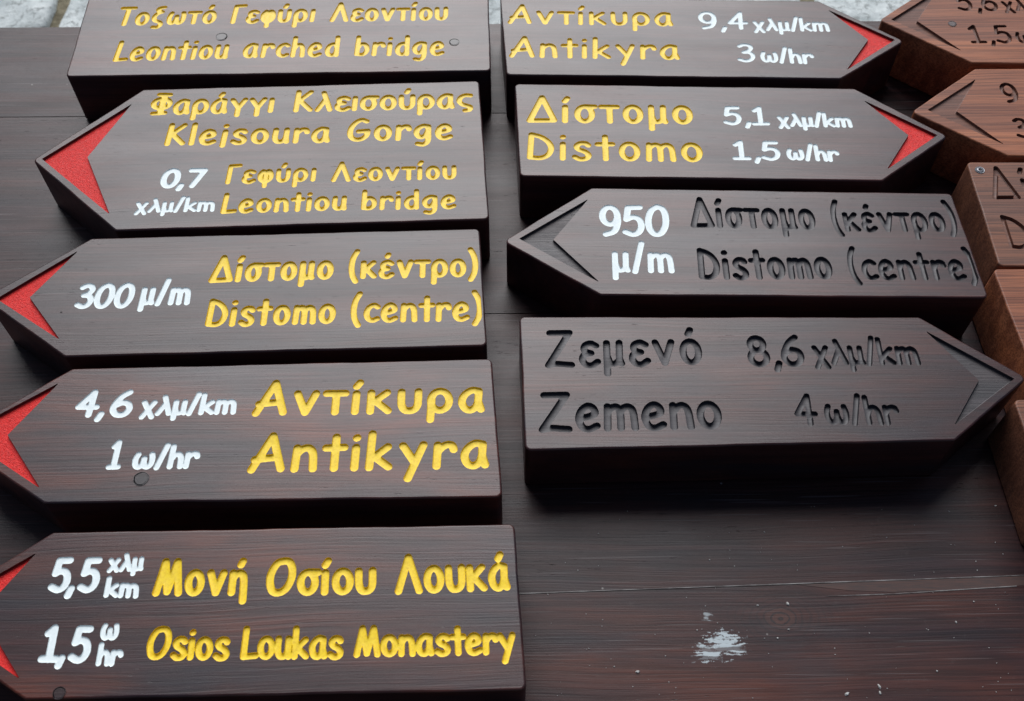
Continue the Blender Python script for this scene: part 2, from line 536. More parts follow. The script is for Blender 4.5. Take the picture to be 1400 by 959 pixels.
GRID = 0.0005
def make_sign(label, corners, words, mark, board_mat, carve_mat, mark_mat, radii=0.0055, depths=None, mark_depth=0.0032,
              knots=(), screws=(), name='arrow_sign', bevel=0.0018, group=None, grid=GRID, cat='wooden sign'):
    """corners: outline of the upper face, pixels of the photograph, anticlockwise seen from above"""
    W = [at(*c) for c in corners]
    W2 = [Vector((p.x, p.y)) for p in W]
    area = sum(W2[i - 1].x * W2[i].y - W2[i].x * W2[i - 1].y for i in range(len(W2)))
    if area < 0:
        W2.reverse()
        if isinstance(radii, (list, tuple)):
            radii = list(reversed(radii))
    cen = sum(W2, Vector((0, 0))) / len(W2)
    # long edge gives the direction
    le = max(((W2[i] - W2[i - 1]) for i in range(len(W2))), key=lambda e: e.length)
    ang = math.atan2(le.y, le.x)
    if ang > math.pi / 2: ang -= math.pi
    if ang < -math.pi / 2: ang += math.pi
    ca, sa = math.cos(-ang), math.sin(-ang)
    def loc(p):
        x, y = p[0] - cen.x, p[1] - cen.y
        return (x * ca - y * sa, x * sa + y * ca)
    root = thing(name, label, cat, (cen.x, cen.y, 0.0), ang, group)
    out = round_poly([loc(p) for p in W2], radii)
    sub = []
    ph = [random.uniform(0, 6.28) for _ in range(4)]
    for i in range(len(out)):
        a_, b_ = Vector(out[i]), Vector(out[(i + 1) % len(out)])
        L_ = (b_ - a_).length
        sub.append(tuple(a_))
        if L_ > 0.03:
            nrm = Vector(((b_ - a_).y, -(b_ - a_).x)).normalized()
            m_ = int(L_ / 0.012)
            for q in range(1, m_):
                p_ = a_.lerp(b_, q / m_)
                s_ = q / m_ * L_
                w_ = 0.00022 * math.sin(s_ * 37 + ph[0]) + 0.00014 * math.sin(s_ * 90 + ph[1]) + 0.00010 * math.sin(s_ * 210 + ph[2])
                p_ = p_ + nrm * w_ * min(1, 4 * q / m_, 4 * (m_ - q) / m_)
                sub.append(tuple(p_))
    out = sub
    inner = offset(out, -bevel)
    # ---- field
    glyphs = []                      # char, strokes, radius, depth, material
    for w in words:
        text, xl, yl, xr, yr, hpx, sw, kind = w[:8]
        gap = w[8] if len(w) > 8 else 36
        res, r = stroke_letters(text, xl, yl, xr, yr, hpx, sw, gap, kind, ang)
        dep = {'yellow': 0.0019, 'white': 0.0009, 'bare': 0.0038}[kind]
        mat = {'yellow': M['yellow'], 'white': M['white'], 'bare': carve_mat}[kind]
        for c, st in res:
            glyphs.append(('letter' if c.isalpha() else 'numeral' if c.isdigit() else {',': 'comma', '/': 'slash', '(': 'bracket', ')': 'bracket'}[c],
                           [np.array([loc(q) for q in s]) for s in st], r, dep, mat))
    xs = [p[0] for p in out]; ys = [p[1] for p in out]
    x0, y0 = min(xs) - 0.002, min(ys) - 0.002
    nx = int((max(xs) - x0 + 0.002) / grid) + 2; ny = int((max(ys) - y0 + 0.002) / grid) + 2
    D = np.full((ny, nx), 0.02); ID = -np.ones((ny, nx), int)
    gx = x0 + np.arange(nx) * grid; gy = y0 + np.arange(ny) * grid
    rng = np.random.RandomState(len(words) * 7 + int(abs(cen.x) * 1000))
    for k, (nm, st, r, dep, mat) in enumerate(glyphs):
        allp = np.concatenate(st)
        i0 = max(0, int((allp[:, 0].min() - r - 0.003 - x0) / grid)); i1 = min(nx, int((allp[:, 0].max() + r + 0.003 - x0) / grid) + 2)
        j0 = max(0, int((allp[:, 1].min() - r - 0.003 - y0) / grid)); j1 = min(ny, int((allp[:, 1].max() + r + 0.003 - y0) / grid) + 2)
        if i1 - i0 < 3 or j1 - j0 < 3:
            continue
        X, Y = np.meshgrid(gx[i0:i1], gy[j0:j1])
        d = np.full(X.shape, 1e9)
        for s in st:
            d = np.minimum(d, seg_dist(X, Y, s))
        # slightly hand-finished outline
        ph = rng.uniform(0, 6.28, 4)
        d = d - r - 0.00004 * (np.sin(X * 900 + ph[0]) * np.cos(Y * 760 + ph[1]) + np.sin(X * 1700 + Y * 1300 + ph[2]))
        sub = D[j0:j1, i0:i1]
        m_ = d < sub
        sub[m_] = d[m_]
        ID[j0:j1, i0:i1][m_] = k
    if mark:
        poly = [loc(at(*p)) for p in mark]
        X, Y = np.meshgrid(gx, gy)
        d = seg_dist(X, Y, poly + [poly[0]])
        ins = in_poly(X, Y, poly)
        d = np.where(ins, -d, d)
        d = d - 0.0004
        m_ = d < D
        D[m_] = d[m_]
        ID[m_] = len(glyphs)
        glyphs.append(('arrow_mark', None, 0.003, mark_depth, mark_mat))
    # keep the carving off the edge
    inn = offset(out, -bevel - 0.0012)
    X, Y = np.meshgrid(gx, gy)
    edge = seg_dist(X, Y, inn + [inn[0]])
    edge = np.where(in_poly(X, Y, inn), -edge, edge)
    D = np.maximum(D, edge)
    levels = [0.0, -0.00035, -0.0011]
    fr = [0.0, 0.90, 1.0]
    V = []; E = []; LV = []
    def add_loop(P, lv):
        s = len(V)
        n = len(P)
        for q in P:
            V.append(Vector((q[0] * 1000, q[1] * 1000))); LV.append(lv)
        E.extend((s + i, s + (i + 1) % n) for i in range(n))
    add_loop(inner, -1)
    for lv, c in enumerate(levels):
        for P in contours(D, c, x0, y0, grid):
            P = simplify(P, 0.000018, 0.004)
            if len(P) >= 4:
                add_loop(P, lv)
    vo, eo, fo, ov, oe, of = delaunay_2d_cdt(V, E, [], 0, 1e-5, True)
    lvl = np.array([max([LV[k] for k in o], default=9) if len(o) else 9 for o in ov])
    P = np.array([[v.x, v.y] for v in vo]) / 1000
    Fc = np.array([f for f in fo if len(f) == 3])
    C = P[Fc].mean(axis=1)
    inside_outline = in_poly(C[:, 0], C[:, 1], inner)
    def samp(A, Q):
        fx = np.clip((Q[:, 0] - x0) / grid, 0, nx - 1.001); fy = np.clip((Q[:, 1] - y0) / grid, 0, ny - 1.001)
        i = fx.astype(int); j = fy.astype(int); a = fx - i; b = fy - j
        return A[j, i] * (1 - a) * (1 - b) + A[j, i + 1] * a * (1 - b) + A[j + 1, i] * (1 - a) * b + A[j + 1, i + 1] * a * b
    def samp_id(Q):
        i = np.clip(np.rint((Q[:, 0] - x0) / grid).astype(int), 0, nx - 1); j = np.clip(np.rint((Q[:, 1] - y0) / grid).astype(int), 0, ny - 1)
        return ID[j, i]
    fl = lvl[Fc]
    cent_in = samp(D, C) < 0
    inside = inside_outline & (((fl == 1) | (fl == 2)).any(axis=1) | cent_in)
    top = inside_outline & ~inside
    vid = samp_id(P)
    dep = np.array([g[3] for g in glyphs] + [0.003])[vid]
    zf = np.zeros(len(P))
    lv_arr = np.where(lvl == 9, 0, lvl)
    zf[lv_arr == 1] = fr[1]; zf[lv_arr == 2] = fr[2]
    Z = T - zf * dep
    P3 = np.column_stack([P, Z])
    # orientation
    a = P[Fc[:, 1]] - P[Fc[:, 0]]; b = P[Fc[:, 2]] - P[Fc[:, 0]]
    flip = (a[:, 0] * b[:, 1] - a[:, 1] * b[:, 0]) < 0
    Fc[flip] = Fc[flip][:, ::-1]
    # ---- board
    tf = Fc[top]
    used = np.unique(tf)
    remap = -np.ones(len(P), int); remap[used] = np.arange(len(used))
    verts = [tuple(p) for p in P3[used]]
    faces = [tuple(f) for f in remap[tf]]
    nsm = len(faces)
    # rounded rim
    rings = []
    base = len(verts)
    n = len(out)
    K = 4
    for k in range(K + 1):
        t = k / K * math.pi / 2
        ins = bevel * (1 - math.sin(t)); dz = bevel * (1 - math.cos(t))
        rp = offset(out, -ins) if ins > 1e-9 else out
        verts += [(x, y, T - dz) for x, y in rp]
    verts += [(x, y, 0.0025) for x, y in out]
    lo = offset(out, -0.0025)
    verts += [(x, y, 0.0) for x, y in lo]
    for k in range(K + 2):
        for i in range(n):
            j = (i + 1) % n
            a_, b_ = base + k * n + i, base + k * n + j
            faces.append((a_, a_ + n, b_ + n, b_))
    faces.append(tuple(base + (K + 2) * n + i for i in reversed(range(n))))
    me_o = mesh_obj('board', verts, faces, board_mat, root, smooth=True, sharp=35)
    # ---- carved letters, one mesh each
    gf = Fc[inside]
    gid = samp_id(C[inside])
    for k, (nm, st, r, dp, mat) in enumerate(glyphs):
        sel = gf[gid == k]
        if len(sel) < 4:
            continue
        used = np.unique(sel)
        remap[used] = np.arange(len(used))
        if nm == 'arrow_mark' and mat is M['red']:
            mi = [0 if (lvl[f] >= 2).sum() >= 2 else 1 for f in sel]
            mi = [1 if ((lvl[f] == 0).any()) else 0 for f in sel]
            mesh_obj(nm, P3[used], remap[sel], mat, root, smooth=True, sharp=18, mats=[mat, board_mat], midx=mi)
        else:
            mesh_obj(nm, P3[used], remap[sel], mat, root, smooth=True, sharp=18 if nm == 'arrow_mark' else 48)
    # ---- knots and screws
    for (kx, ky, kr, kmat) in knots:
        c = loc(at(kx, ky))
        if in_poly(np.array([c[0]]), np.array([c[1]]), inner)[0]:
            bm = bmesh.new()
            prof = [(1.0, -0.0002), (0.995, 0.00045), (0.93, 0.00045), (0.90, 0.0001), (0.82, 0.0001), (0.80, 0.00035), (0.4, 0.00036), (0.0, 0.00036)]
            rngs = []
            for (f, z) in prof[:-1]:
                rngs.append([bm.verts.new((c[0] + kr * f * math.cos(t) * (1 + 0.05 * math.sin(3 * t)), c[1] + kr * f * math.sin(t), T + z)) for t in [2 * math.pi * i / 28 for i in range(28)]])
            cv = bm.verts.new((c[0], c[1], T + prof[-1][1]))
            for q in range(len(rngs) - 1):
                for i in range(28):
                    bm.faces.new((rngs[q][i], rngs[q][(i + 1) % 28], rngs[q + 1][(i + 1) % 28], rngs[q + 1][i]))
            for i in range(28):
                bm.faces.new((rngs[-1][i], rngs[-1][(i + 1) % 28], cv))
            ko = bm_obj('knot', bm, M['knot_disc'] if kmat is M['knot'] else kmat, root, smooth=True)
            ko.data.materials.append(M['knot_shade'])
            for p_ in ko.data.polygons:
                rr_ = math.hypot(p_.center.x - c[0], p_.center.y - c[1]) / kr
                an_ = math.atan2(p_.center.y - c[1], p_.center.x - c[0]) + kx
                if 0.80 < rr_ < 0.93 and math.sin(an_ * 1.0) > -0.15:  # crescent on one side only: rim shadow painted into the colour
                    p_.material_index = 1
    for (kx, ky, kr) in screws:
        c = loc(at(kx, ky))
        bm = bmesh.new()
        prof = [(1.25, 0.0001), (1.15, 0.0007), (1.0, 0.0006), (0.95, 0.0002), (0.78, 0.0010), (0.45, 0.0013)]
        nn = 30
        rngs = [[bm.verts.new((c[0] + kr * f * math.cos(2 * math.pi * i / nn), c[1] + kr * f * math.sin(2 * math.pi * i / nn), T + z)) for i in range(nn)] for f, z in prof]
        # cross recess: inner ring pressed down into a four-armed socket
        inner_r = [bm.verts.new((c[0] + kr * (0.40 if (i % 8) in (0, 1, 7) else 0.16) * math.cos(2 * math.pi * i / 32), c[1] + kr * (0.40 if (i % 8) in (0, 1, 7) else 0.16) * math.sin(2 * math.pi * i / 32), T + 0.0002)) for i in range(32)]
        for q in range(len(rngs) - 1):
            for i in range(nn):
                bm.faces.new((rngs[q][i], rngs[q][(i + 1) % nn], rngs[q + 1][(i + 1) % nn], rngs[q + 1][i]))
        ci = bm.verts.new((c[0], c[1], T - 0.0004))
        for i in range(32):
            bm.faces.new((inner_r[i], inner_r[(i + 1) % 32], ci))
            a_ = rngs[-1][int(i * nn / 32) % nn]; b_ = rngs[-1][int((i + 1) * nn / 32) % nn]
            if a_ is b_:
                bm.faces.new((a_, inner_r[(i + 1) % 32], inner_r[i]))
            else:
                bm.faces.new((a_, b_, inner_r[(i + 1) % 32], inner_r[i]))
        bm_obj('screw', bm, M['screw'], root)
    return root

# ------------------------------------------------------------------ ground: stone paving beyond the table
GZ = -0.74
def stone_material():
    m, nt, b = nodes('pale_marble_stone')
    vec, oi = objvec(nt)
    tc = N(nt, 'ShaderNodeNewGeometry')
    v = tc.outputs['Position']
    n1 = noise(nt, v, 14.0, 6, 0.65)
    n2 = noise(nt, v, 55.0, 5, 0.7, dist=0.6)
    col = mix(nt, ramp(nt, n1, [(0.35, 0.0), (0.62, 1.0)]), (0.38, 0.43, 0.43), (0.68, 0.73, 0.72))
    col = mix(nt, math_(nt, 'MULTIPLY', ramp(nt, n2, [(0.52, 0.0), (0.62, 1.0)]), 0.85), col, (0.20, 0.22, 0.215))
    nt.links.new(col, b.inputs['Base Color'])
    b.inputs['Roughness'].default_value = 0.7
    bp = N(nt, 'ShaderNodeBump'); bp.inputs['Strength'].default_value = 0.7; bp.inputs['Distance'].default_value = 0.01
    nt.links.new(math_(nt, 'ADD', n1, math_(nt, 'MULTIPLY', n2, 0.4)), bp.inputs['Height'])
    nt.links.new(bp.outputs[0], b.inputs['Normal'])
    return m
def joint_material():
    m, nt, b = nodes('mossy_joint_earth')
    tc = N(nt, 'ShaderNodeNewGeometry')
    n1 = noise(nt, tc.outputs['Position'], 40.0, 5, 0.7)
    col = mix(nt, ramp(nt, n1, [(0.35, 0.0), (0.65, 1.0)]), (0.10, 0.085, 0.05), (0.26, 0.23, 0.15))
    nt.links.new(col, b.inputs['Base Color'])
    b.inputs['Roughness'].default_value = 0.9
    bp = N(nt, 'ShaderNodeBump'); bp.inputs['Strength'].default_value = 0.8; bp.inputs['Distance'].default_value = 0.01
    nt.links.new(n1, bp.inputs['Height']); nt.links.new(bp.outputs[0], b.inputs['Normal'])
    return m
M['stone'] = stone_material(); M['joint'] = joint_material()
gnd = mesh_obj('ground', [(-60, -60, GZ), (60, -60, GZ), (60, 60, GZ), (-60, 60, GZ)], [(0, 1, 2, 3)], M['joint'])
gnd['kind'] = 'structure'; gnd['label'] = 'mossy earth showing in the joints of the stone paving'
def stone(cx, cy, sx, sy, rot):
    n = 20
    prof = []
    for i in range(n):
        t = 2 * math.pi * i / n
        c, s = math.cos(t), math.sin(t)
        k = (abs(c) ** 5 + abs(s) ** 5) ** (-1 / 5)
        k *= random.uniform(0.965, 1.0)
        prof.append((c * k * sx / 2, s * k * sy / 2))
    cr, sr = math.cos(rot), math.sin(rot)
    hz = random.uniform(0.016, 0.026)
    tx, ty = random.uniform(-0.02, 0.02), random.uniform(-0.02, 0.02)
    verts = []
    for f, z in ((1.0, -0.01), (1.0, hz * 0.55), (0.95, hz * 0.92), (0.7, hz)):
        for x, y in prof:
            X, Y = x * f, y * f
            verts.append((X * cr - Y * sr, X * sr + Y * cr, z + (X * tx + Y * ty if z > 0 else 0) + (random.uniform(-0.0015, 0.0015) if z > 0 else 0)))
    faces = []
    for q in range(3):
        for i in range(n):
            j = (i + 1) % n
            faces.append((q * n + i, q * n + j, (q + 1) * n + j, (q + 1) * n + i))
    verts.append((0, 0, hz + 0.001))
    for i in range(n):
        faces.append((3 * n + i, 3 * n + (i + 1) % n, 4 * n))
    o = mesh_obj('paving_stone', verts, faces, M['stone'], gnd, smooth=True, sharp=50)
    o.location = (cx, cy, GZ)
# courses of irregular stones; the vertical joints fall where the photograph shows them
yrow = 1.02
rows = [(0.30, 0.02), (0.27, -0.12), (0.36, 0.0), (0.25, 0.1), (0.32, -0.05), (0.28, 0.07), (0.3, 0.0)]
jx = at(84, 18, GZ).x
for ri, (d, sh) in enumerate(rows):
    yc = yrow + d / 2
    x = jx + sh
    # to the right of the joint, then to the left of it
    for sgn in (1, -1):
        xx = jx + (0.0 if ri in (3, 4) else sh)
        while abs(xx) < 2.4 and not (sgn == 1 and xx > 2.2):
            w = random.uniform(0.24, 0.42)
            cx = xx + sgn * w / 2
            if not (ri < 1 and False):
                stone(cx, yc + random.uniform(-0.008, 0.008), w - 0.024, d - 0.026, random.uniform(-0.035, 0.035))
            xx += sgn * w
    yrow += d

# ------------------------------------------------------------------ the table
TH = 0.036
yaw = R(1.0)
E0, E1 = at(0, 37.5, 0), at(1200, 28.5, 0)
tdir = Vector((E1.x - E0.x, E1.y - E0.y)).normalized()
tper = Vector((tdir.y, -tdir.x))                  # towards the viewer
tang = math.atan2(tdir.y, tdir.x)
E0v = Vector((E0.x, E0.y))
def tdist(px, py):
    p = at(px, py, 0)
    return (Vector((p.x, p.y)) - E0v).dot(tper)
def tloc(px, py):
    p = at(px, py, 0)
    q = Vector((p.x, p.y)) - E0v
    return q.dot(tdir), -q.dot(tper)
table = thing('plank_table', 'dark brown stained plank table top under all the carved wooden signs', 'table', (E0.x, E0.y, GZ), tang)

def table_wood(seed, red):
    m = wood('table_plank_wood', (0.0200, 0.0095, 0.0108), (0.050, 0.0195, 0.0190), (0.100, 0.028, 0.017), rough=(0.34, 0.44), seed=seed,
             redness=red, spec=0.31, bump=0.32, pits=0.9, dirt=0.10, blue=0.4)
    nt = m.node_tree
    b = nt.nodes['Principled BSDF']
    old = b.inputs['Base Color'].links[0].from_socket
    tc = N(nt, 'ShaderNodeTexCoord'); ov = tc.outputs['Object']
    # pale plaster smear: its own shape on the wood
    def blob(cx, cy, rx, ry, sc, lo, hi):
        mp = N(nt, 'ShaderNodeMapping'); mp.vector_type = 'POINT'
        mp.inputs['Location'].default_value = (-cx / rx, -cy / ry, 0)
        mp.inputs['Scale'].default_value = (1 / rx, 1 / ry, 0)
        nt.links.new(ov, mp.inputs[0])
        ln = N(nt, 'ShaderNodeVectorMath', operation='LENGTH')
        nt.links.new(mp.outputs[0], ln.inputs[0])
        nn = noise(nt, ov, sc, 6, 0.75)
        nl = noise(nt, ov, 1.0, 3, 0.6, (90.0, 520.0, 1.0))
        s = math_(nt, 'ADD', math_(nt, 'SUBTRACT', 1.0, ln.outputs['Value']), math_(nt, 'MULTIPLY', math_(nt, 'SUBTRACT', nn, 0.5), 2.4))
        s = math_(nt, 'ADD', s, math_(nt, 'MULTIPLY', math_(nt, 'SUBTRACT', nl, 0.5), 2.4))
        return ramp(nt, s, [(lo, 0.0), (hi, 1.0)])
    sx, sy = tloc(990, 880)
    f1 = blob(sx, sy, 0.018, 0.013, 230.0, 0.22, 0.42)
    f2 = blob(tloc(970, 893)[0], tloc(970, 893)[1], 0.016, 0.010, 260.0, 0.28, 0.48)
    f = math_(nt, 'MAXIMUM', f1, f2)
    f3 = blob(tloc(966, 842)[0], tloc(966, 842)[1], 0.006, 0.006, 260.0, 0.35, 0.8)
    f = math_(nt, 'MAXIMUM', f, math_(nt, 'MULTIPLY', f3, 0.6))
    f4 = blob(tloc(1008, 888)[0], tloc(1008, 888)[1], 0.011, 0.006, 240.0, 0.2, 0.6)
    f = math_(nt, 'MAXIMUM', f, f4)
    # horizontal wipes through it
    sxy = N(nt, 'ShaderNodeSeparateXYZ'); nt.links.new(ov, sxy.inputs[0])
    wv = math_(nt, 'SINE', math_(nt, 'MULTIPLY', math_(nt, 'ADD', sxy.outputs[1], math_(nt, 'MULTIPLY', noise(nt, ov, 60.0, 3), 0.006)), 900.0))
    gap_ = math_(nt, 'MULTIPLY', ramp(nt, wv, [(0.0, 0.75), (0.1, 0.0)]), math_(nt, 'LESS_THAN', sxy.outputs[1], tloc(985, 880)[1]))
    f = math_(nt, 'MULTIPLY', f, math_(nt, 'SUBTRACT', 1.0, gap_))
    # a knot with its rings
    kx, ky = tloc(1067, 846)
    mpk = N(nt, 'ShaderNodeMapping'); mpk.inputs['Location'].default_value = (-kx, -ky, 0)
    nt.links.new(ov, mpk.inputs[0])
    mp2 = N(nt, 'ShaderNodeMapping'); mp2.inputs['Scale'].default_value = (1 / 1.5, 1, 0)
    nt.links.new(mpk.outputs[0], mp2.inputs[0])
    lk = N(nt, 'ShaderNodeVectorMath', operation='LENGTH'); nt.links.new(mp2.outputs[0], lk.inputs[0])
    dk = math_(nt, 'ADD', lk.outputs['Value'], math_(nt, 'MULTIPLY', math_(nt, 'SUBTRACT', noise(nt, ov, 70.0, 3), 0.5), 0.006))
    rg = ramp(nt, math_(nt, 'SINE', math_(nt, 'MULTIPLY', dk, 1500.0)), [(0.2, 0.0), (0.9, 1.0)])
    mk = ramp(nt, dk, [(0.004, 1.0), (0.0125, 0.0)])
    halo = ramp(nt, dk, [(0.008, 1.0), (0.045, 0.0)])
    old = mix(nt, math_(nt, 'MULTIPLY', math_(nt, 'MULTIPLY', halo, rg), 0.5), old, (0.012, 0.009, 0.011))
    old = mix(nt, math_(nt, 'MULTIPLY', mk, 0.8), old, mix(nt, rg, (0.075, 0.028, 0.020), (0.018, 0.010, 0.010)))
    col = mix(nt, f, old, (0.44, 0.50, 0.52))
    # scattered pale specks
    vo = N(nt, 'ShaderNodeTexVoronoi'); vo.inputs['Scale'].default_value = 42.0
    nt.links.new(ov, vo.inputs['Vector'])
    sp = ramp(nt, vo.outputs['Distance'], [(0.035, 1.0), (0.06, 0.0)])
    sel = N(nt, 'ShaderNodeSeparateColor'); nt.links.new(vo.outputs['Color'], sel.inputs[0])
    sp = math_(nt, 'MULTIPLY', sp, math_(nt, 'GREATER_THAN', sel.outputs[0], 0.72))
    col = mix(nt, math_(nt, 'MULTIPLY', sp, 0.55), col, (0.42, 0.40, 0.38))
    # faint scratches, two directions
    for rot, seedk in ((0.65, 1.0), (-0.9, 4.0), (0.15, 8.0)):
        mp = N(nt, 'ShaderNodeMapping'); mp.inputs['Rotation'].default_value = (0, 0, rot)
        mp.inputs['Location'].default_value = (seedk, seedk, 0)
        mp.inputs['Scale'].default_value = (7.0, 420.0, 1.0)
        nt.links.new(ov, mp.inputs[0])
        ns = N(nt, 'ShaderNodeTexNoise'); ns.inputs['Scale'].default_value = 1.0; ns.inputs['Detail'].default_value = 1.0
        nt.links.new(mp.outputs[0], ns.inputs['Vector'])
        sc = ramp(nt, ns.outputs[0], [(0.70, 0.0), (0.73, 1.0)])
        col = mix(nt, math_(nt, 'MULTIPLY', sc, 0.30), col, (0.16, 0.14, 0.14))
    # bluish-grey worn haze patches
    hz = noise(nt, ov, 7.0, 4, 0.6)
    col = mix(nt, math_(nt, 'MULTIPLY', ramp(nt, hz, [(0.55, 0.0), (0.75, 1.0)]), 0.30), col, (0.040, 0.040, 0.046))
    nt.links.new(col, b.inputs['Base Color'])
    return m

bounds = [0.0, tdist(60, 160), tdist(690, 429), tdist(1050, 800.5)]
dd = bounds[3] - bounds[2]
bounds.append(bounds[3] + dd)
J0, J1 = tloc(712, 812), tloc(1400, 787)
JS = (J1[1] - J0[1]) / (J1[0] - J0[0])
def yline(i, x):
    return J0[1] + JS * (x - J0[0]) if i == 3 else -bounds[i]
XL, XR = -1.15, 2.75
for i in range(len(bounds) - 1):
    a, b_ = bounds[i], bounds[i + 1]
    g = 0.00018
    bv = 0.0009
    x0, x1 = XL, XR
    g0 = 0 if i == 0 else (0.0002 if i == 3 else g)
    g1 = 0.0002 if i == 2 else g
    vs = []
    for z, ins in ((-TH, 0), (-bv, 0), (0, bv)):
        k0 = ins * (0.3 if i == 3 else 0.45 if i else 1); k1 = ins * (0.3 if i == 2 else 0.45)
        vs += [(x0 + ins, yline(i + 1, x0) + g1 + k1, z), (x1 - ins, yline(i + 1, x1) + g1 + k1, z), (x1 - ins, yline(i, x1) - g0 - k0, z), (x0 + ins, yline(i, x0) - g0 - k0, z)]
    fs = [(3, 2, 1, 0), (8, 9, 10, 11)]
    for q in (0, 4):
        for k in range(4):
            fs.append((q + k, q + (k + 1) % 4, q + 4 + (k + 1) % 4, q + 4 + k))
    o = mesh_obj('plank', vs, fs, table_wood(2.0 + i * 1.7, (0.25, 0.3, 0.35, 0.75)[i]), table)
    o.location = (0, 0, -GZ)
# pale filler in the joint and the worn reddish strip beside it
def filler_mat(name, a, b2, lo, hi):
    m, nt, b = nodes(name)
    vec, _ = objvec(nt)
    n1 = noise(nt, vec, 1.0, 4, 0.7, (45.0, 600.0, 1.0))
    nt.links.new(mix(nt, ramp(nt, n1, [(lo, 0.0), (hi, 1.0)]), a, b2), b.inputs['Base Color'])
    b.inputs['Roughness'].default_value = 0.6
    return m
M['filler'] = filler_mat('pale_joint_filler', (0.05, 0.038, 0.036), (0.30, 0.29, 0.28), 0.40, 0.66)
M['dark_filler'] = filler_mat('dark_joint_filler', (0.008, 0.006, 0.006), (0.03, 0.02, 0.018), 0.4, 0.7)
M['worn_strip'] = filler_mat('worn_reddish_wood', (0.034, 0.020, 0.019), (0.085, 0.034, 0.024), 0.35, 0.7)
def strip(name, pts, mat, z=0.0004, th=0.002):
    P = [tloc(*p) for p in pts]
    n = len(P)
    ar = sum(P[i - 1][0] * P[i][1] - P[i][0] * P[i - 1][1] for i in range(n))
    if ar < 0: P.reverse()
    vs = [(x, y, z) for x, y in P] + [(x, y, -th) for x, y in P]
    fs = [tuple(range(n))] + [(i, i + n, (i + 1) % n + n, (i + 1) % n) for i in range(n)]
    o = mesh_obj(name, vs, fs, mat, table)
    o.location = (0, 0, -GZ)
    return o
strip('joint_filler', [(560, 816.9), (1050, 799.1), (1420, 785.7), (1420, 786.9), (1050, 800.3), (560, 818.1)], M['filler'], z=0.0006)
strip('worn_strip', [(1090, 799.8), (1230, 794.0), (1420, 787.2), (1420, 799.5), (1300, 806.8), (1220, 810.0), (1160, 807.5)], M['worn_strip'], z=0.00025)
strip('joint_filler', [(1130, 815.3), (1220, 811.8), (1300, 806.6), (1390, 801.0), (1390, 802.1), (1300, 807.9), (1220, 813.0), (1130, 816.0)], M['filler'])
# table frame and legs
def box(bm, x0, x1, y0, y1, z0, z1):
    r = bmesh.ops.create_cube(bm, size=1.0)
    for v in r['verts']:
        v.co = Vector(((x0 + x1) / 2 + v.co.x * (x1 - x0), (y0 + y1) / 2 + v.co.y * (y1 - y0), (z0 + z1) / 2 + v.co.z * (z1 - z0)))
    bmesh.ops.bevel(bm, geom=[e for e in bm.edges], offset=0.003, segments=1, affect='EDGES') if len(bm.verts) == 8 else None
ylo = -bounds[-1]
M['frame_wood'] = dark_wood(31.0, 1.0)
for (x0, x1, y0, y1) in ((XL + 0.05, XR - 0.05, -0.09, -0.055), (XL + 0.05, XR - 0.05, ylo + 0.055, ylo + 0.09), (XL + 0.09, XL + 0.125, ylo + 0.1, -0.1), (XR - 0.125, XR - 0.09, ylo + 0.1, -0.1)):
    bm = bmesh.new(); box(bm, x0, x1, y0, y1, -GZ - TH - 0.10, -GZ - TH - 0.0005)
    bm_obj('apron_rail', bm, M['frame_wood'], table)
for x in (XL + 0.13, XR - 0.2):
    for y in (-0.165, ylo + 0.095):
        bm = bmesh.new(); box(bm, x, x + 0.07, y, y + 0.07, 0.012, -GZ - TH - 0.0005)
        bm_obj('leg', bm, M['frame_wood'], table)

# crumbs of plaster lying on the table
def crumbs():
    rnd = random.Random(5)
    vs, fs = [], []
    spots = [(872, 919, 3.2), (1077, 826, 3.0), (1063, 873, 1.8), (1078, 861, 2.0), (1158, 949, 3.4), (1202, 939, 3.0), (1203, 948, 2.4), (1307, 851, 2.0), (1281, 918, 2.0),
             (1036, 828, 1.6), (1383, 676, 3.4), (1370, 642, 2.0), (1361, 692, 1.8), (953, 862, 1.6), (961, 873, 1.8), (818, 730, 1.4), (970, 766, 1.3), (805, 887, 1.3), (1331, 823, 1.8), (1045, 728, 1.2), (1152, 748, 1.2), (1334, 768, 1.3), (1371, 758, 1.2), (1395, 705, 1.4), (1300, 745, 1.0)]
    spots += [(rnd.uniform(730, 1390), rnd.uniform(690, 955), rnd.uniform(0.5, 1.1)) for _ in range(90)]
    for px, py, s in spots:
        c = at(px, py, 0)
        s = s * 0.00042
        k = len(vs)
        n = 7
        st = rnd.uniform(0, 3.14); el = rnd.uniform(1.0, 1.9)
        for f, z in ((1.0, 0.0003), (0.6, 0.0004 + s * 0.7)):
            for i in range(n):
                t = 2 * math.pi * i / n
                q = s * f * rnd.uniform(0.7, 1.2)
                x, y = q * math.cos(t) * el, q * math.sin(t)
                vs.append((c.x + x * math.cos(st) - y * math.sin(st), c.y + x * math.sin(st) + y * math.cos(st), z))
        for i in range(n):
            j = (i + 1) % n
            fs.append((k + i, k + j, k + n + j, k + n + i))
        fs.append(tuple(k + n + i for i in range(n)))
    M['plaster'] = paint('pale_plaster', (0.52, 0.52, 0.50), (0.30, 0.28, 0.26), rough=0.8, amount=0.8)
    o = mesh_obj('plaster_crumbs', vs, fs, M['plaster'])
    o['kind'] = 'stuff'; o['label'] = 'pale plaster crumbs scattered over the bare corner of the table'; o['category'] = 'debris'
crumbs()

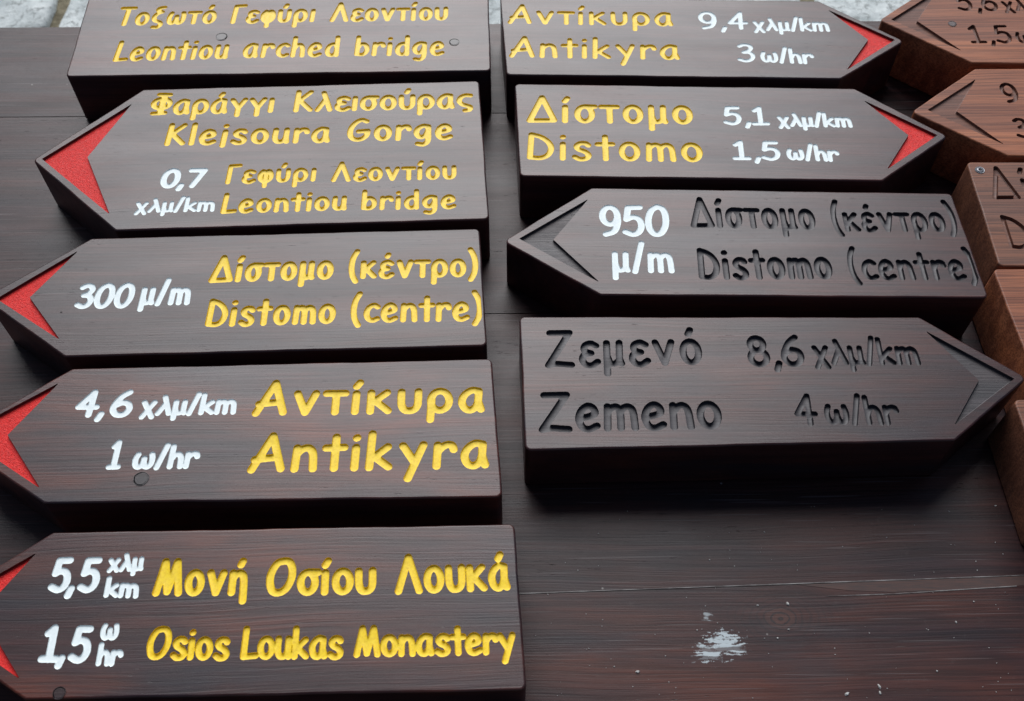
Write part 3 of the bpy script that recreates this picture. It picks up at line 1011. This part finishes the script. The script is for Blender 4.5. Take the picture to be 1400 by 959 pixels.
# ------------------------------------------------------------------ the signs
M['knot_disc'] = dark_wood(40.0, 0.5, 0.1)
Yk, Wk, Bk = 'yellow', 'white', 'bare'
GL = 'dark wooden arrow signs with painted carved lettering'
DWA, DWB, DWC, DWD, DWE = dark_wood(1.0, 1.15, 0.45), dark_wood(2.0, 0.9, 0.3), dark_wood(3.0, 0.85, 0.4), dark_wood(4.0, 1.1, 0.9), dark_wood(6.5, 0.95, 0.8)
DWF, DWG, DWH, DWI = dark_wood(7.0, 1.0, 0.2), dark_wood(8.0, 1.15, 0.25), dark_wood(9.0, 1.05, 0.3), dark_wood(10.0, 0.95, 0.4, 1.0)

make_sign('dark straight-ended board with yellow Leontiou arched bridge, farthest in the left row',
          [(121.5, -3.5), (89.5, 105), (671, 97), (668, -8)],
          [('Toξωτό', 165, 36, 296.5, 32.7, 27, 5.9, Yk), ('Γεφύρι', 314.6, 33, 432, 30.4, 27, 5.9, Yk), ('Λεoντίoυ', 450.4, 30.4, 613, 28.2, 27, 5.9, Yk),
           ('Leontiou', 154, 84.8, 314, 80.7, 29, 6.0, Yk), ('arched', 331.8, 79.8, 465.7, 78, 29.5, 6.0, Yk), ('bridge', 484, 77.3, 608, 76.4, 28.7, 6.0, Yk)],
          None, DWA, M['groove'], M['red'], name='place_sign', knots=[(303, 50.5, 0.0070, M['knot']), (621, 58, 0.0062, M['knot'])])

make_sign('wide dark arrow sign pointing left with yellow Klejsoura Gorge and white 0,7',
          [(196, 122.5), (44, 219), (157.5, 315.5), (669, 300), (655, 110.5)],
          [('Φαράγγι', 205, 158.2, 376, 154.4, 30.9, 6.6, Yk, 30), ('Kλεισoύρας', 400.5, 154, 647, 148.6, 30.6, 6.6, Yk, 30),
           ('Klejsoura', 224.3, 200.0, 451.2, 195.6, 31.5, 7.0, Yk), ('Gorge', 474.5, 194.2, 619.7, 191.6, 32.5, 7.0, Yk),
           ('0,7', 219.2, 257.9, 284.5, 257, 27.7, 7.4, Wk, 32), ('χλμ/km', 182.9, 291.5, 293.8, 289.6, 21.5, 5.2, Wk, 24),
           ('Γεφύρι', 307.7, 252.4, 433, 248.4, 28, 6.0, Yk), ('Λεoντίoυ', 452.3, 249.3, 624.2, 245.5, 28, 6.0, Yk),
           ('Leontiou', 301.1, 293, 474.6, 287.9, 29, 6.4, Yk), ('bridge', 493.4, 287.9, 624.2, 286.1, 28.5, 6.2, Yk)],
          [(58, 217.5), (179.5, 143), (119, 215), (149, 292)], DWB, M['groove'], M['red'], group=GL)

make_sign('dark arrow sign pointing left with white 300 and yellow Distomo centre lettering',
          [(125, 326), (-25, 408), (88, 488), (666, 473), (655.5, 312.5)],
          [('300', 101.5, 423, 185, 421.5, 35.5, 8.0, Wk, 28), ('μ/m', 187.5, 418, 261, 417.5, 36, 6.9, Wk, 30),
           ('Δίστoμo', 284.7, 387.4, 456.4, 382.4, 38, 7.6, Yk), ('(κέντρo)', 476.5, 382, 654, 379, 37, 7.1, Yk, 33),
           ('Distomo', 280, 448, 459.3, 443, 40, 8.3, Yk), ('(centre)', 479.3, 442, 660.3, 439.5, 39, 7.3, Yk, 33)],
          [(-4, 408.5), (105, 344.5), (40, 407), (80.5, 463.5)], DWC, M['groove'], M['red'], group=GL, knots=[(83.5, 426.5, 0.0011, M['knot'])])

make_sign('dark arrow sign pointing left with large yellow Antikyra and white 4,6 at its left',
          [(99, 504), (-71, 600), (60, 688.5), (687, 680), (672.5, 490.5)],
          [('4,6', 102.9, 571.3, 182.5, 571.3, 39, 8.6, Wk, 28), ('χλμ/km', 189.5, 569.5, 323.6, 567, 31, 6.8, Wk, 24),
           ('1', 144.5, 642.5, 167.1, 642.5, 42, 8, Wk), ('ω/hr', 180.5, 642.5, 273.9, 641.3, 35, 7.1, Wk, 26),
           ('Aντίκυρα', 344.1, 570, 663, 564.8, 50, 10.3, Yk), ('Antikyra', 337.7, 647.9, 668.9, 641, 56, 10.8, Yk)],
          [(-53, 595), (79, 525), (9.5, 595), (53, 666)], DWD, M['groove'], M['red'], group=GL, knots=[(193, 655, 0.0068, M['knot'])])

make_sign('dark arrow sign pointing left with yellow Osios Loukas Monastery, nearest of all',
          [(72, 728), (-124, 849), (34, 957), (720, 944), (703.5, 716.5)],
          [('5,5', 65.4, 811.3, 140.2, 811.3, 50, 9.6, Wk, 26), ('xλμ', 146, 783.5, 197.3, 781, 28, 6.0, Wk, 24), ('km', 141.3, 817.4, 190, 818.9, 30, 6.5, Wk, 24),
           ('1,5', 51.7, 906, 128.3, 908.5, 53, 9.8, Wk, 26), ('ω', 137, 876, 163.3, 876, 34, 6.2, Wk), ('hr', 130.6, 911, 169, 912.3, 33, 6.5, Wk, 26),
           ('Moνή', 207.8, 816, 338.6, 815.2, 52.5, 10.0, Yk), ('Oσίoυ', 363.6, 816, 514.8, 813.3, 53.5, 10.2, Yk, 30), ('Λoυκά', 539.5, 813.8, 698.3, 808, 56, 9.8, Yk, 30),
           ('Osios', 200.3, 902.7, 315.3, 904, 47, 8.7, Yk, 28), ('Loukas', 327.8, 902.7, 470.2, 902, 47, 8.7, Yk, 26), ('Monastery', 483, 899.8, 705, 895.8, 45, 8.7, Yk, 26)],
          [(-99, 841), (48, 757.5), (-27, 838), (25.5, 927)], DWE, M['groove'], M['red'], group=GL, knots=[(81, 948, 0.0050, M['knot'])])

make_sign('dark arrow sign pointing right with yellow Antikyra and white 9,4',
          [(683.5, -5), (692.5, 102.5), (1150, 108), (1237, 56.5), (1119, 1.5)],
          [('Aντίκυρα', 693.9, 33, 920.5, 36.4, 27.5, 5.8, Yk), ('Antikyra', 695.8, 79, 929.8, 82.3, 30, 6.2, Yk),
           ('9,4', 954.3, 40.5, 1022.8, 40.8, 25, 5.4, Wk), ('χλμ/km', 1028.5, 42.4, 1135, 43.8, 19.7, 4.8, Wk, 24),
           ('3', 1007.5, 85.5, 1032.7, 85.5, 26.3, 5.4, Wk), ('ω/hr', 1039.3, 85.2, 1113, 88.6, 22, 5.1, Wk, 26)],
          [(1223, 54.8), (1133, 14.3), (1187.4, 54.6), (1158.5, 95)], DWF, M['groove'], M['red'], group=GL)

make_sign('dark arrow sign pointing right with yellow Distomo and white 5,1 beside a red arrowhead',
          [(703.5, 114.5), (711, 241), (1207, 247.5), (1297, 186.5), (1168, 121)],
          [('Δίστoμo', 719.7, 168, 947.3, 170.7, 38, 7.5, Yk), ('Distomo', 720.2, 219.2, 960.7, 222.3, 39, 8.0, Yk),
           ('5,1', 988.9, 171.5, 1053, 171.9, 27, 6.0, Wk), ('χλμ/km', 1061.9, 173.4, 1166, 174.9, 21, 5.3, Wk, 24),
           ('1,5', 1001.4, 219, 1067, 220.3, 28, 6.2, Wk), ('ω/hr', 1075, 218.9, 1147.6, 222, 23.5, 5.5, Wk, 26)],
          [(1281, 185), (1182, 138.3), (1242.5, 185), (1214, 230.5)], DWG, M['groove'], M['red'], group=GL)

make_sign('dark arrow sign pointing left with white 950 and unpainted carved Distomo centre',
          [(809, 256.8), (687.5, 330), (821, 403.5), (1352, 407.5), (1301, 264.5)],
          [('950', 818.8, 324.3, 915, 323.8, 44.5, 8.8, Wk, 26), ('μ/m', 836.3, 373, 922.5, 374, 42, 8.0, Wk, 28),
           ('Δίστoμo', 944.1, 311.5, 1115, 315.2, 42.5, 8.0, Bk), ('Distomo', 952.3, 383.3, 1138.2, 382.5, 45, 8.5, Bk),
           ('(κέντρo)', 1135, 317.4, 1309, 317.8, 40, 7.4, Bk, 33), ('(centre)', 1158, 383.5, 1338, 384, 42, 7.6, Bk, 33)],
          [(710.5, 326.5), (803, 273.5), (756, 328), (818, 385)], DWH, M['groove'], M['mark_floor'], mark_depth=0.0034)

make_sign('dark arrow sign pointing right with unpainted carved Zemeno and 8,6',
          [(710, 433), (718, 616), (1306, 602.5), (1405, 517), (1257, 433.5)],
          [('Zεμενό', 745, 504, 960, 499.5, 53, 9.3, Bk), ('Zemeno', 736.4, 592.5, 987, 587.5, 57, 10.0, Bk, 30),
           ('8,6', 1020.6, 503, 1100, 501.5, 44.5, 8.8, Bk), ('χλμ/km', 1109, 499.5, 1259.6, 500, 39, 7.4, Bk, 24),
           ('4', 1086, 583, 1118.4, 583, 45.5, 8, Bk), ('ω/hr', 1126.4, 580.8, 1229.6, 582.5, 42, 7.8, Bk, 26)],
          [(1386, 518), (1267, 454), (1339, 520), (1306, 580)], DWI, M['groove'], M['mark_floor'], mark_depth=0.0034)

make_sign('reddish brown arrow sign pointing left with carved 1,5, farthest in the right row',
          [(1273, -18), (1202, 27.5), (1329, 86), (1560, 88), (1540, -20)],
          [('5,6', 1305.5, 15, 1364.5, 15.6, 25, 5.2, Bk, 34), ('χλμ/km', 1368, 15.5, 1474, 16.5, 20, 4.8, Bk, 24),
           ('1,5', 1322.6, 59.6, 1383.6, 59.8, 26, 5.2, Bk, 34), ('ω/hr', 1388, 59, 1462, 62, 23, 5.0, Bk, 26)],
          [(1219, 27), (1281, -12), (1253.5, 29), (1313.5, 69)], M['brown'], M['groove_brown'], M['groove_brown'], knots=[(1302, 33, 0.0050, M['knot_brown'])])

make_sign('reddish brown arrow sign pointing left with a carved 9 above a 3',
          [(1333, 94), (1246, 153), (1378, 213), (1600, 216), (1585, 93)],
          [('9', 1366.5, 141.5, 1392.3, 141.5, 28.5, 5.6, Bk), ('3', 1383.5, 189.5, 1410, 189.5, 28.5, 5.6, Bk)],
          [(1269, 150.5), (1333, 109.5), (1307.5, 152.5), (1371.5, 197)], M['brown'], M['groove_brown'], M['groove_brown'])

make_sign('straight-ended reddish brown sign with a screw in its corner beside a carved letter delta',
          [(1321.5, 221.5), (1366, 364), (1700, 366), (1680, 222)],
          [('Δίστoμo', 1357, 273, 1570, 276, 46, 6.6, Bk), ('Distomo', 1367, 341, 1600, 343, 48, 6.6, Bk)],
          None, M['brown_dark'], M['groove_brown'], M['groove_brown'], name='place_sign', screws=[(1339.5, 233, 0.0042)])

make_sign('straight-ended bare reddish brown board directly in front of the one with the screw',
          [(1357.5, 367.5), (1419, 529), (1700, 531), (1680, 368)], [], None, M['brown'], M['groove_brown'], M['groove_brown'], name='place_sign')
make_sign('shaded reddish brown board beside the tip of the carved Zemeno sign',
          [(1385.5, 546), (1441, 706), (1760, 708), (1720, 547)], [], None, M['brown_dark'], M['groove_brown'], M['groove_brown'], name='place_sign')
